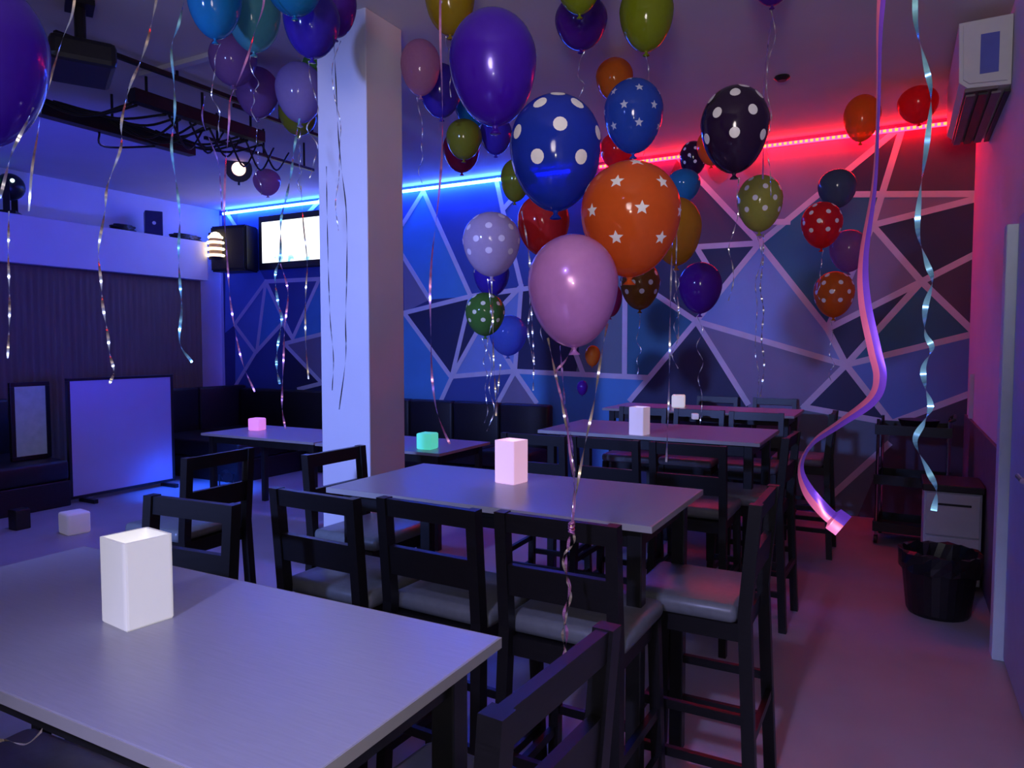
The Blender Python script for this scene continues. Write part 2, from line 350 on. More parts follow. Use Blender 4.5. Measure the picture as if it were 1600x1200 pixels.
# ------------------------------------------------------------------ bar stools
def make_stool(label):
    t = thing('bar_stool', label, 'stool', (0, 0, 0), 0, 'black bar stools')
    W, D = 0.385, 0.38; hw, hd = W / 2, D / 2
    sb = bx(-hw - 0.005, hw + 0.005, -hd + 0.035, hd + 0.02, 0.665, 0.725, 0.022); obj('seat', sb, M['vinyl'], t, smooth=True)
    fb = bmesh.new(); box(fb, -hw + 0.02, hw - 0.02, -hd + 0.02, hd - 0.02, 0.605, 0.664); obj('seat_frame', fb, M['black'], t)
    for s in (-1, 1):
        obj('front_leg', post(bmesh.new(), (s * (hw + 0.0), hd + 0.006, 0), (s * (hw - 0.018), hd - 0.018, 0.664), 0.036, 0.036), M['black'], t)
        lb = post(bmesh.new(), (s * (hw + 0.0), -hd - 0.02, 0), (s * (hw - 0.016), -hd + 0.014, 0.70), 0.036, 0.04)
        post(lb, (s * (hw - 0.016), -hd + 0.014, 0.70), (s * (hw - 0.016), -hd - 0.015, 1.055), 0.036, 0.04); obj('rear_leg', lb, M['black'], t)
        for zz in (0.20, 0.36):
            u_ = 1 - zz / 0.664; xx = s * (hw - 0.016 + 0.016 * u_)
            obj('stretcher', post(bmesh.new(), (xx, -hd, zz), (xx, hd, zz), 0.02, 0.03) if False else bar(bmesh.new(), (xx, -hd - 0.005, zz), (xx, hd, zz), 0.02, 0.03), M['black'], t)
    for y, z in ((hd + 0.005, 0.27), (-hd - 0.012, 0.30)):
        obj('stretcher', bar(bmesh.new(), (-hw, y, z), (hw, y, z), 0.02, 0.03), M['black'], t)
    def rail(z0, z1, nm):
        def yy(z): return -hd + 0.014 - 0.029 * (z - 0.70) / 0.355
        bm = bmesh.new(); x = hw - 0.034
        vs = [bm.verts.new(p) for p in [(sx * x, yy(z) + dy, z) for z in (z0, z1) for sx, dy in ((-1, -0.012), (1, -0.012), (1, 0.012), (-1, 0.012))]]
        for fi in ((3, 2, 1, 0), (4, 5, 6, 7), (0, 1, 5, 4), (1, 2, 6, 5), (2, 3, 7, 6), (3, 0, 4, 7)): bm.faces.new([vs[q] for q in fi])
        obj(nm, bm, M['black'], t)
    rail(0.995, 1.053, 'top_rail'); rail(0.80, 0.895, 'lower_rail')
    return t
STOOLS = [  # x, y (seat centre), rotation in degrees (0: faces the back wall), label
 (-1.985, 1.335, 184, 'black bar stool with its open back just behind the tall white vase lamp'),
 (-1.72, 2.01, -2, 'black bar stool tucked under the pillar table at the corner by the pillar'),
 (-1.288, 2.06, -3, 'black bar stool in the middle of the near side of the pillar table'),
 (-0.855, 2.07, -1, 'black bar stool with its grey seat below the hanging knot of balloon ribbons'),
 (-0.585, 2.50, 90, 'black bar stool with a red glint on its seat, aisle end of pillar table'),
 (-2.15, 2.60, -92, 'black bar stool against the pillar at the inner end of the pillar table'),
 (-2.97, 2.28, 92, 'black bar stool alone on the open floor between pillar and whiteboard'),
 (-0.66, 1.02, 86, 'black bar stool nearest the camera, at the aisle end of the front table'),
 (-1.80, 3.80, 2, 'black bar stool on the near side of the third table, nearest the pillar'),
 (-1.37, 3.82, -2, 'black bar stool in the middle of the near side of the third table'),
 (-0.93, 3.81, 0, 'black bar stool on the near side of the third table, nearest the aisle'),
 (-0.72, 4.26, 88, 'black bar stool at the aisle end of the third table'),
 (-1.80, 5.38, 180, 'black bar stool on the far side of the third table, nearest the sofas'),
 (-1.36, 5.40, 179, 'black bar stool in the middle of the far side of the third table'),
 (-0.92, 5.36, 181, 'black bar stool on the far side of the third table, nearest the aisle'),
 (-0.62, 5.83, 90, 'black bar stool at the aisle end of the farthest table'),
 (-1.55, 6.93, 180, 'black bar stool between the farthest table and the mural, nearer the sofas'),
 (-1.02, 6.93, 180, 'black bar stool between the farthest table and the mural, nearer the aisle'),
 (-1.45, 0.66, 3, 'black bar stool pushed right under the camera side of the front table'),
]
proto = None
for x, y, rz, lab in STOOLS:
    if proto is None:
        proto = make_stool(lab); proto.location = (x, y, 0); proto.rotation_euler = (0, 0, R(rz))
    else: copy_thing(proto, (x, y, 0), R(rz), lab)

# ------------------------------------------------------------------ vase lamps and glow cubes
def vase_lamp(loc, rz, label, col, s, sz=1.0):
    t = thing('vase_lamp', label, 'lamp', loc, rz, 'square vase lamps on the bar tables')
    m = mat('frosted_shade', tuple(0.55 + 0.4 * v for v in col), 0.5, var=0.03, scale=5, emit=col, estr=s)
    a_, hgt, th = 0.049 * sz, 0.172 * sz, 0.006
    bm = bmesh.new(); ng = 0.004
    def ring(r, z): return [bm.verts.new(p) for p in ((-r, -r, z), (r, -r, z), (r, r, z), (-r, r, z))]
    rs = [ring(a_ - ng, 0.0), ring(a_, ng), ring(a_ * 1.0, hgt), ring(a_ - th, hgt), ring(a_ - th - 0.003, hgt - 0.05), ring(a_ - th - 0.004, 0.012)]
    for p, q2 in zip(rs, rs[1:]):
        for i in range(4): bm.faces.new((p[i], p[(i + 1) % 4], q2[(i + 1) % 4], q2[i]))
    bm.faces.new(list(reversed(rs[0]))); bm.faces.new(rs[-1]); bmesh.ops.recalc_face_normals(bm, faces=bm.faces[:])
    ee = [e for e in bm.edges if abs(e.verts[0].co.z - e.verts[1].co.z) > 0.1]
    bmesh.ops.bevel(bm, geom=ee, offset=0.007, segments=3, affect='EDGES', profile=0.5)
    obj('shade', bm, m, t)
    lb = bmesh.new(); cyl(lb, (0, 0, 0.012), (0, 0, 0.034), 0.02, 16); obj('light_puck', lb, M['plastic_white'], t)
P = atz(212, 975, 1.0)
vase_lamp((-1.333, 0.898, 1.0), R(-7), 'tall white square vase lamp on the table nearest the camera', (1.0, 0.98, 0.95), 0.24)
vase_lamp((-1.365, 2.54, 1.0), R(-9), 'square vase lamp glowing pale pink on the table beside the pillar', (1.0, 0.55, 0.78), 0.55)
vase_lamp((-1.405, 4.29, 1.0), R(-9), 'square vase lamp glowing faint lilac on the third table', (0.85, 0.68, 0.88), 0.28)
def glow_cube(loc, rz, label, col, s, size):
    o = obj('glow_cube', bx(-size / 2, size / 2, -size / 2, size / 2, 0, size * 0.96, size * 0.1), mat('glow_cube_plastic', col, 0.45, var=0.03, emit=col, estr=s), smooth=True)
    o.location = loc; o.rotation_euler = (0, 0, rz); return tag(o, label, 'lamp', 'small cube lamps')
glow_cube(atz(402, 672, 0.75), R(10), 'small cube lamp glowing pink on the low table', (1.0, 0.35, 0.85), 0.55, 0.12)
glow_cube(atz(668, 701, 0.75), R(5), 'small cube lamp glowing mint green on the low table', (0.12, 0.85, 0.62), 0.6, 0.13)
glow_cube(atz(1060, 636, 1.0), R(12), 'small cube lamp glowing white on the farthest bar table', (0.85, 0.82, 0.75), 0.4, 0.115)
glow_cube(atz(117, 832, 0.0), R(-9), 'dull white cube lamp standing on the floor before the whiteboard', (0.70, 0.66, 0.85), 0.12, 0.185)
glow_cube(atz(1086, 655, 1.0) + Vector((0, -0.0, 0)), R(30), 'tiny white tealight cup on the third table', (0.85, 0.8, 0.85), 0.2, 0.045)

# ------------------------------------------------------------------ sofas by the back wall
def sofa(label, x0, x1, y0, y1, kind):
    t = thing('sofa', label, 'sofa', ((x0 + x1) / 2, (y0 + y1) / 2, 0)); hx, hy = (x1 - x0) / 2, (y1 - y0) / 2
    obj('base', bx(-hx, hx, -hy, hy, 0.0, 0.25, 0.01), M['leather'], t)
    if kind == 'wall':
        n = max(2, round((x1 - x0) / 0.62)); ww = 2 * hx / n
        for i in range(n):
            obj('seat_cushion', bx(-hx + i * ww + 0.005, -hx + (i + 1) * ww - 0.005, -hy, hy - 0.14, 0.252, 0.44, 0.03), M['leather'], t, smooth=True)
            obj('backrest', bx(-hx + i * ww + 0.005, -hx + (i + 1) * ww - 0.005, hy - 0.135, hy, 0.252, 0.905, 0.03), M['leather'], t, smooth=True)
    else:
        n = 2; ww = 2 * hy / n
        for i in range(n):
            obj('seat_cushion', bx(-hx + 0.145, hx, -hy + i * ww + 0.005, -hy + (i + 1) * ww - 0.145 * (i == n - 1 and kind == 'corner') - 0.005, 0.252, 0.45, 0.03), M['leather'], t, smooth=True)
            obj('backrest', bx(-hx, -hx + 0.14, -hy + i * ww + 0.005, -hy + (i + 1) * ww - 0.005, 0.252, 1.0, 0.03), M['leather'], t, smooth=True)
        if kind == 'corner': obj('backrest', bx(-hx + 0.15, hx, hy - 0.14, hy, 0.252, 0.96, 0.03), M['leather'], t, smooth=True)
sofa('long black leather wall sofa under the mural between pillar and bar tables', -6.42, -3.32, 6.6, 7.17, 'wall')
sofa('black corner sofa under the wall speaker and television', -8.22, -6.5, 5.62, 7.17, 'corner')
sofa('black leather sofa along the curtain under the small framed screen', -8.2, -7.05, 1.9, 4.09, 'straight')

# ------------------------------------------------------------------ whiteboard and small screen by the curtain
def framed(name, label, cat, X, ya, yb, z0, z1, fw_, m, foot):
    t = thing(name, label, cat, (X, (ya + yb) / 2, 0)); h = (yb - ya) / 2
    obj('panel', bx(-0.012, 0.012, -h + fw_, h - fw_, z0 + fw_, z1 - fw_), m, t)
    for nm, bb in (('frame_rail', (-h, h, z1 - fw_, z1)), ('frame_rail', (-h, h, z0, z0 + fw_)), ('frame_stile', (-h, -h + fw_, z0 + fw_, z1 - fw_)), ('frame_stile', (h - fw_, h, z0 + fw_, z1 - fw_))):
        obj(nm, bx(-0.02, 0.02, *bb, 0.003), M['plastic_black'], t)
    return t
wb = framed('whiteboard', 'large framed whiteboard leaning upright beside the curtain, lit blue', 'whiteboard', -7.13, 4.12, 5.28, 0.04, 1.23, 0.028, M['board'], True)
for s in (-1, 1): obj('foot', bx(-0.03, 0.22, s * 0.45 - 0.02, s * 0.45 + 0.02, 0.0, 0.04), M['plastic_black'], wb)
sm = framed('small_screen', 'small framed pale screen standing on the sofa beside the whiteboard', 'screen', -7.35, 3.72, 4.08, 0.455, 1.2, 0.04, mat('pale_screen_glass', (0.20, 0.22, 0.34), 0.3, emit=(0.25, 0.30, 0.55), estr=0.12), False)
o = obj('stage_wedge', bx(-0.06, 0.06, -0.06, 0.06, 0, 0.17, 0.008), M['plastic_black']); o.location = atz(31, 826, 0.0)
tag(o, 'small dark box on the floor beside the white cube lamp', 'box')

# blue uplighter on the floor lighting the whiteboard's lower corner
up = thing('floor_uplighter', 'small black floor spotlight shining blue beside the whiteboard', 'spotlight', (-6.52, 5.48, 0), R(60))
ub = bmesh.new(); cyl(ub, (0, -0.06, 0.10), (0, 0.06, 0.12), 0.055, 16); obj('can', ub, M['plastic_black'], up, smooth=False)
ub = bmesh.new(); box(ub, -0.08, -0.07, -0.015, 0.015, 0.0, 0.13); box(ub, 0.07, 0.08, -0.015, 0.015, 0.0, 0.13); box(ub, -0.08, 0.08, -0.04, 0.04, 0, 0.01); obj('yoke', ub, M['steel'], up)
ub = bmesh.new(); cyl(ub, (0, 0.061, 0.12), (0, 0.064, 0.1205), 0.045, 16); obj('lens', ub, mat('blue_lens', (0.05, 0.2, 1), 0.2, emit=(0.03, 0.14, 1.0), estr=10), up)
lamp('SPOT', 'uplighter_beam', (-6.62, 5.40, 0.16), 4.0, (0.01, 0.07, 1.0), (-7.15, 5.05, 0.1), spot_size=R(130), spot_blend=0.8, shadow_soft_size=0.05)

# ------------------------------------------------------------------ television and speaker on the mural wall
tv = thing('television', 'wall television with a bright white picture beside the pillar', 'television', (-7.02, 7.08, 2.93))
obj('casing', bx(-0.66, 0.72, -0.02, 0.05, -0.36, 0.36, 0.01), M['plastic_black'], tv)
obj('bracket', bx(-0.15, 0.15, 0.05, 0.1, -0.12, 0.12), M['steel'], tv)
tm = bpy.data.materials.new('tv_picture'); tm.use_nodes = True
nt = tm.node_tree; N = nt.nodes; bsd = N['Principled BSDF']; bsd.inputs['Base Color'].default_value = (0.02, 0.02, 0.02, 1)
tcn = N.new('ShaderNodeTexCoord'); sp = N.new('ShaderNodeSeparateXYZ'); nt.links.new(tcn.outputs['Object'], sp.inputs[0])
nz = N.new('ShaderNodeTexNoise'); nz.inputs['Scale'].default_value = 7; nt.links.new(tcn.outputs['Object'], nz.inputs['Vector'])
r1 = N.new('ShaderNodeMapRange'); r1.inputs['From Min'].default_value = -0.14; r1.inputs['From Max'].default_value = -0.22; nt.links.new(sp.outputs['Z'], r1.inputs['Value'])
r2 = N.new('ShaderNodeMapRange'); r2.inputs['From Min'].default_value = 0.5; r2.inputs['From Max'].default_value = 0.62; nt.links.new(nz.outputs['Fac'], r2.inputs['Value'])
mu = N.new('ShaderNodeMath'); mu.operation = 'MULTIPLY'; nt.links.new(r1.outputs[0], mu.inputs[0]); nt.links.new(r2.outputs[0], mu.inputs[1])
mx = N.new('ShaderNodeMix'); mx.data_type = 'RGBA'; mx.inputs['A'].default_value = (0.95, 1.0, 1.0, 1); mx.inputs['B'].default_value = (0.22, 0.55, 0.85, 1)
nt.links.new(mu.outputs[0], mx.inputs['Factor']); nt.links.new(mx.outputs['Result'], bsd.inputs['Emission Color']); bsd.inputs['Emission Strength'].default_value = 1.6
obj('screen', bx(-0.59, 0.67, -0.024, -0.02, -0.27, 0.275), tm, tv)
spk = thing('wall_speaker', 'black loudspeaker mounted in the corner beside the television', 'speaker', (-8.0, 6.98, 2.84), R(8))
bm = bmesh.new()
vs = [bm.verts.new(p) for p in ((-0.30, -0.18, -0.29), (0.30, -0.18, -0.29), (0.24, 0.15, -0.29), (-0.24, 0.15, -0.29), (-0.30, -0.18, 0.32), (0.30, -0.18, 0.32), (0.24, 0.15, 0.32), (-0.24, 0.15, 0.32))]
for fi in ((3, 2, 1, 0), (4, 5, 6, 7), (0, 1, 5, 4), (1, 2, 6, 5), (2, 3, 7, 6), (3, 0, 4, 7)): bm.faces.new([vs[q] for q in fi])
bmesh.ops.bevel(bm, geom=bm.edges[:], offset=0.02, segments=2, affect='EDGES'); obj('cabinet', bm, M['plastic_black'], spk)
obj('grille', bx(-0.27, 0.27, -0.195, -0.181, -0.26, 0.28, 0.006), M['speaker_cloth'], spk)
obj('bracket', bx(-0.05, 0.05, 0.15, 0.20, -0.06, 0.06), M['steel'], spk)

# louvred wall lamp at the end of the beam
P = atY(337, 383, 6.72); wl = thing('louvre_wall_lamp', 'warm white louvred lamp glowing at the end of the boxed beam', 'lamp', P, R(35))
obj('back_plate', bx(-0.10, 0.10, 0.03, 0.05, -0.19, 0.17, 0.005), M['plastic_black'], wl)
lm = mat('warm_louvre_glow', (1, 0.85, 0.6), 0.4, emit=(1.0, 0.80, 0.52), estr=3.2)
for i, (zz, hw) in enumerate(((0.10, 0.10), (0.03, 0.118), (-0.055, 0.122), (-0.14, 0.122))):
    bm = bmesh.new(); lathe(bm, [(hw * 0.9, zz - 0.016), (hw, zz), (hw * 0.9, zz + 0.016)], 20); obj('glow_ring', bm, lm, wl)
bm = bmesh.new(); lathe(bm, [(0.075, 0.125), (0.05, 0.16), (0.012, 0.175)], 20); obj('glow_cap', bm, lm, wl)
bm = bmesh.new(); lathe(bm, [(0.085, -0.16), (0.085, 0.11)], 20); obj('core', bm, mat('amber_tube', (0.25, 0.16, 0.10), 0.5), wl)

# ------------------------------------------------------------------ ledge clutter
P = atX(240, 368, -8.33); sb = thing('small_speaker', 'small dark cube speaker with a white dot on the beam ledge', 'speaker', (P.x, P.y, 2.93), R(-30))
obj('cabinet', bx(-0.10, 0.10, -0.10, 0.10, 0, 0.30, 0.008), mat('dark_blue_cabinet', (0.03, 0.03, 0.10), 0.4), sb)
bm = bmesh.new(); cyl(bm, (0.10, 0, 0.15), (0.104, 0, 0.15), 0.022, 14); obj('badge', bm, M['print_white'], sb)
def cable(label, pts, r):
    o = obj('cable', tube(bmesh.new(), spline(pts, 6), r), M['plastic_black'], smooth=True); return tag(o, label, 'cable', 'black cables')
def coil(label, P0, s):
    pts = []
    for i in range(60):
        a_ = i * 0.65; rr = s * (0.75 + 0.25 * math.sin(i * 0.9)); pts.append(P0 + Vector((0.07 * math.cos(a_), rr * math.sin(a_), 0.014 + 0.055 * i / 60)))
    o = obj('cable_coil', tube(bmesh.new(), pts, 0.013, 5), M['plastic_black'], smooth=True); tag(o, label, 'cable', 'coiled cables on the beam ledge')
P = atX(192, 364, -8.32); coil('thin black cable heap on the ledge before the small speaker', Vector((P.x, P.y, 2.93)), 0.16)
P = atX(290, 374, -8.32); coil('thick black cable heap on the ledge between small speaker and louvred lamp', Vector((P.x, P.y, 2.93)), 0.24)
P = atX(10, 355, -8.35); pl = thing('party_light', 'dark party light with a green glowing lens on the beam ledge', 'spotlight', (P.x, P.y + 0.05, 2.93), R(-40))
bm = bmesh.new(); bmesh.ops.create_uvsphere(bm, u_segments=18, v_segments=12, radius=0.14, matrix=Matrix.Translation((0, 0, 0.30))); obj('head', bm, M['steel'], pl, smooth=True)
bm = bmesh.new(); box(bm, -0.17, -0.15, -0.03, 0.03, 0.02, 0.32); box(bm, 0.15, 0.17, -0.03, 0.03, 0.02, 0.32); box(bm, -0.17, 0.17, -0.08, 0.08, 0.0, 0.03); obj('yoke', bm, M['steel'], pl)
bm = bmesh.new(); cyl(bm, (0.09, -0.09, 0.34), (0.104, -0.104, 0.345), 0.035, 14); obj('lens', bm, mat('green_lens', (0.1, 0.9, 0.2), 0.2, emit=(0.05, 0.9, 0.15), estr=2.5), pl)
bm = bmesh.new(); cyl(bm, (0.13, 0.05, 0.34), (0.143, 0.056, 0.344), 0.02, 12); obj('lens', bm, mat('silver_glint', (0.8, 0.9, 0.9), 0.1, emit=(0.7, 0.95, 0.9), estr=1.6), pl)  # silver glint on the head, put in as a glowing disc

# ------------------------------------------------------------------ ceiling rails, projector, spotlight
def rail(label, A, B, w_, hgt):
    t = thing('lighting_rail', label, 'rail', (A + B) / 2, 0, 'dark lighting rails under the ceiling'); hv = (B - A) / 2
    bm = bmesh.new(); bar(bm, -hv, hv, w_, hgt); obj('bar', bm, M['steel'], t)
    for s in (-0.8, 0, 0.8):
        p = hv * s; bm = bmesh.new(); cyl(bm, p, (p.x, p.y, ZC - t.location.z), 0.01, 8); obj('hanger', bm, M['steel'], t)
A1, B1 = atz(20, 156, 3.22), atz(288, 236, 3.22); B1.x = A1.x
rail('thick dark lighting rail nearer the curtain wall, below the projector', A1, B1, 0.09, 0.11)
A2, B2 = atz(205, 148, 3.28), atz(402, 216, 3.28); B2.x = A2.x
rail('thick dark lighting rail nearer the pillar, with a red pilot light', A2, B2, 0.08, 0.09)
A3, B3 = atz(330, 172, 3.34), atz(500, 213, 3.34); A3.x = B3.x
rail('thin rail running on toward the pillar', A3, B3, 0.025, 0.025)
A4, B4 = atz(270, 225, 3.24), atz(490, 266, 3.24); A4.x = B4.x
rail('thin rail behind the warm spotlight', A4, B4, 0.025, 0.025)
A5, B5 = atz(60, 60, 3.42), atz(420, 175, 3.42); A5.x = B5.x
rail('slim dark conduit along the ceiling past the projector', A5, B5, 0.03, 0.03)
tg = bmesh.new()
for i in range(13):
    k = i / 12; s0 = A1.lerp(B1, 0.05 + 0.85 * k) + Vector((0, 0, 0.07)); s1 = A2.lerp(B2, min(1, max(0, k - 0.15 + 0.3 * random.random()))) + Vector((0, 0, -0.06))
    md = (s0 + s1) / 2 + Vector((0, 0.1 * random.random(), -0.05 - 0.1 * random.random())); tube(tg, spline([s0, md, s1], 6), 0.009)
for i in range(6):
    s0 = A2.lerp(B2, 0.25 + 0.15 * i) + Vector((0, 0, -0.06)); s1 = s0 + Vector((-0.05, 0.35, 0.02)); md = (s0 + s1) / 2 + Vector((0, 0, -0.16 - 0.08 * random.random()))
    tube(tg, spline([s0, md, s1], 6), 0.008)
o = obj('cable_tangle', tg, M['plastic_black'], smooth=True, kind='stuff'); tag(o, 'tangle of slack black cables slung between the thick lighting rails', 'cables')
cable('long slack cable below the thick rail nearer the curtain', [A1 + Vector((0, .6, -0.06)), A1.lerp(B1, 0.45) + Vector((0, 0, -0.16)), A1.lerp(B1, 0.75) + Vector((0, 0, -0.06))], 0.008)
bm = bmesh.new(); bmesh.ops.create_uvsphere(bm, u_segments=8, v_segments=6, radius=0.014); o = obj('pilot_light', bm, mat('red_pilot', (1, 0.1, 0.1), 0.3, emit=(1.0, 0.04, 0.08), estr=6))
o.location = atz(330, 191, 3.26); tag(o, 'tiny red pilot light on the lighting rail', 'light')
P = atz(127, 99, 3.14); pr = thing('projector', 'black ceiling projector on a short pole', 'projector', P, R(-28))
bm = bx(-0.23, 0.23, -0.16, 0.16, -0.065, 0.07, 0.03); obj('body', bm, M['plastic_black'], pr)
bm = bmesh.new(); cyl(bm, (0, 0, 0.07), (0, 0, ZC - P.z), 0.03, 12); obj('pole', bm, M['steel'], pr)
bm = bmesh.new(); box(bm, -0.09, 0.09, -0.07, 0.07, ZC - P.z - 0.03, ZC - P.z); obj('ceiling_plate', bm, M['steel'], pr)
bm = bmesh.new(); cyl(bm, (-0.02, -0.17, 0.02), (-0.02, -0.19, 0.02), 0.035, 16); obj('lens', bm, mat('pink_glint_lens', (0.5, 0.25, 0.25), 0.1, emit=(1.0, 0.4, 0.35), estr=0.35), pr)  # reflected pink glint put in as a weak glow
bm = bmesh.new(); cyl(bm, (-0.16, -0.17, 0.0), (-0.16, -0.185, 0.0), 0.022, 16); obj('lens', bm, mat('green_glint_lens', (0.4, 0.7, 0.6), 0.1, emit=(0.5, 0.95, 0.8), estr=0.4), pr)  # reflected green glint put in as a weak glow
P = atd(373, 264, 7.6); sl = thing('stage_spotlight', 'round spotlight glowing warm white under the thin rail', 'spotlight', P)
dirv = (CAM - P).normalized()
bm = bmesh.new(); cyl(bm, -dirv * 0.16, dirv * 0.06, 0.105, 20, 0.135); obj('can', bm, M['plastic_black'], sl)
bm = bmesh.new(); cyl(bm, dirv * 0.061, dirv * 0.066, 0.07, 20); obj('lens', bm, mat('warm_lens', (1, 0.7, 0.55), 0.2, emit=(1.0, 0.60, 0.42), estr=2.2), sl)
bm = bmesh.new(); cyl(bm, (0, 0, 0.09), (0, 0, 3.24 - P.z), 0.012, 8); obj('hanger', bm, M['steel'], sl)
C0, C1 = atz(222, 117, ZC - 0.015), atz(335, 87, ZC - 0.015); C1.y = C0.y
bm = bmesh.new(); bar(bm, C0, C1, 0.05, 0.03); tag(obj('ceiling_batten', bm, M['plastic_white']), 'pale cable cover stuck across the ceiling beside the projector', 'batten')
P = atz(1222, 122, ZC - 0.012); bm = bmesh.new(); lathe(bm, [(0.05, 0.012), (0.055, 0.0), (0.03, -0.02)], 16); o = obj('smoke_detector', bm, M['plastic_black']); o.location = P
tag(o, 'small dark round detector on the ceiling above the red strip', 'detector')

# ------------------------------------------------------------------ air conditioner on the right wall
AY = 4.95; ax0 = 0.13 + 0.155
ac = thing('air_conditioner', 'long white air conditioner high on the wall by the red strip', 'air conditioner', (0, 0, 0))
def prism(bm, prof, y0, y1):
    A_ = [bm.verts.new((x, y0, z)) for x, z in prof]; B_ = [bm.verts.new((x, y1, z)) for x, z in prof]; n = len(prof)
    for i in range(n): bm.faces.new((A_[i], A_[(i + 1) % n], B_[(i + 1) % n], B_[i]))
    bm.faces.new(list(reversed(A_))); bm.faces.new(B_); bmesh.ops.recalc_face_normals(bm, faces=bm.faces[:]); return bm
pa = [atY(x, y, AY) for x, y in ((1499, 35), (1587, 18), (1589, 128), (1512, 136), (1499, 128))]
prof = [(min(p.x, XR - 0.003), min(p.z, ZC - 0.02)) for p in pa]
bm = prism(bmesh.new(), prof, AY, AY + 1.25)
bmesh.ops.bevel(bm, geom=[e for e in bm.edges if abs(e.verts[0].co.y - e.verts[1].co.y) < 0.01], offset=0.02, segments=2, affect='EDGES')
obj('body', bm, M['plastic_white'], ac)
zb = prof[3][1]; xa, xb = prof[4][0], prof[2][0]
pp = atY(1545, 80, AY); obj('side_label', bx(pp.x - 0.04, pp.x + 0.05, AY - 0.004, AY - 0.0005, pp.z - 0.12, pp.z + 0.1), M['blue_badge'], ac, label='dark blue rectangle on the end cover')
obj('outlet', bx(xa + 0.03, xb - 0.06, AY + 0.03, AY + 1.22, zb - 0.02, zb - 0.001), M['plastic_grey'], ac)
for i in range(4):
    x = xa + 0.06 + i * 0.062; bm = bmesh.new(); bar(bm, (x, AY + 0.05, zb - 0.035), (x, AY + 1.2, zb - 0.035), 0.045, 0.012); obj('louvre', bm, M['plastic_black'] if i % 2 else M['plastic_grey'], ac)

# ------------------------------------------------------------------ trolley, drawer cabinet, bin
tr = thing('service_trolley', 'three tier black service trolley with chrome posts by the mural', 'trolley', (0.12, 6.45, 0), R(-4))
for z in (0.10, 0.47, 0.86):
    bm = bmesh.new(); box(bm, -0.25, 0.25, -0.2, 0.2, z, z + 0.012); 
    for s in (-1, 1): box(bm, s * 0.25 - 0.008, s * 0.25 + 0.008, -0.2, 0.2, z, z + 0.075); box(bm, -0.25, 0.25, s * 0.2 - 0.008, s * 0.2 + 0.008, z, z + 0.075)
    obj('tray', bm, M['plastic_black'], tr)
for sx in (-1, 1):
    for sy in (-1, 1):
        bm = bmesh.new(); cyl(bm, (sx * 0.235, sy * 0.185, 0.07), (sx * 0.235, sy * 0.185, 0.98), 0.012, 10); pk = obj('post', bm, M['chrome'], tr, smooth=False)
        bm = bmesh.new(); cyl(bm, (sx * 0.235 - 0.012, sy * 0.185, 0.036), (sx * 0.235 + 0.012, sy * 0.185, 0.036), 0.035, 14); obj('caster', bm, M['plastic_black'], tr)
bm = bmesh.new(); tube(bm, [(0.235, -0.185, 0.98), (0.27, -0.185, 1.0), (0.27, 0.185, 1.0), (0.235, 0.185, 0.98)], 0.012, 8); obj('push_handle', bm, M['plastic_black'], tr)
tb = thing('stacked_tub', 'dark tub resting on the trolley top tray', 'tub', (0.15, 6.45, 0.873))
obj('body', lathe(bmesh.new(), [(0.10, 0), (0.14, 0.09), (0.145, 0.10)], 18), M['plastic_black'], tb)
CA = atY(1441, 870, 5.3); CB = atY(1533, 870, 5.3)
CX0, CX1 = CA.x, min(CB.x, XR - 0.03); dc = thing('drawer_cabinet', 'low white drawer cabinet with a dark top against the wall behind the black bin', 'cabinet', ((CX0 + CX1) / 2, 5.5, 0)); hx = (CX1 - CX0) / 2
obj('carcass', bx(-hx, hx, -0.18, 0.2, 0.03, 0.62, 0.006), M['plastic_white'], dc)
obj('worktop', bx(-hx - 0.01, hx + 0.01, -0.2, 0.2, 0.62, 0.665, 0.005), M['plastic_black'], dc)
obj('plinth', bx(-hx + 0.02, hx - 0.02, -0.17, 0.19, 0, 0.03), M['plastic_black'], dc)
for z0, z1 in ((0.34, 0.61), (0.06, 0.33)):
    dw = obj('drawer', bx(-hx + 0.012, hx - 0.012, -0.2, -0.181, z0, z1, 0.004), M['plastic_white'], dc)
    obj('pull', bx(-0.1, 0.1, -0.206, -0.2, z1 - 0.075, z1 - 0.062), M['plastic_black'], dw)
bn = thing('waste_bin', 'round black waste bin with a crumpled liner in front of the white cabinet', 'bin', (0.235, 4.80, 0))
bm = bmesh.new(); lathe(bm, [(0.155, 0.0), (0.165, 0.02), (0.20, 0.34), (0.207, 0.34), (0.207, 0.36), (0.192, 0.36), (0.16, 0.04)], 28, capt=True); obj('body', bm, M['plastic_black'], bn, smooth=False)
bm = bmesh.new(); lathe(bm, [(0.212, 0.26), (0.214, 0.31), (0.212, 0.366), (0.187, 0.368), (0.16, 0.25), (0.10, 0.2)], 28, capb=False, capt=True)
for v in bm.verts: v.co += Vector((random.uniform(-.006, .006), random.uniform(-.006, .006), random.uniform(-.012, .012)))
obj('liner', bm, mat('black_bin_liner', (0.015, 0.015, 0.018), 0.22, var=0.3), bn)

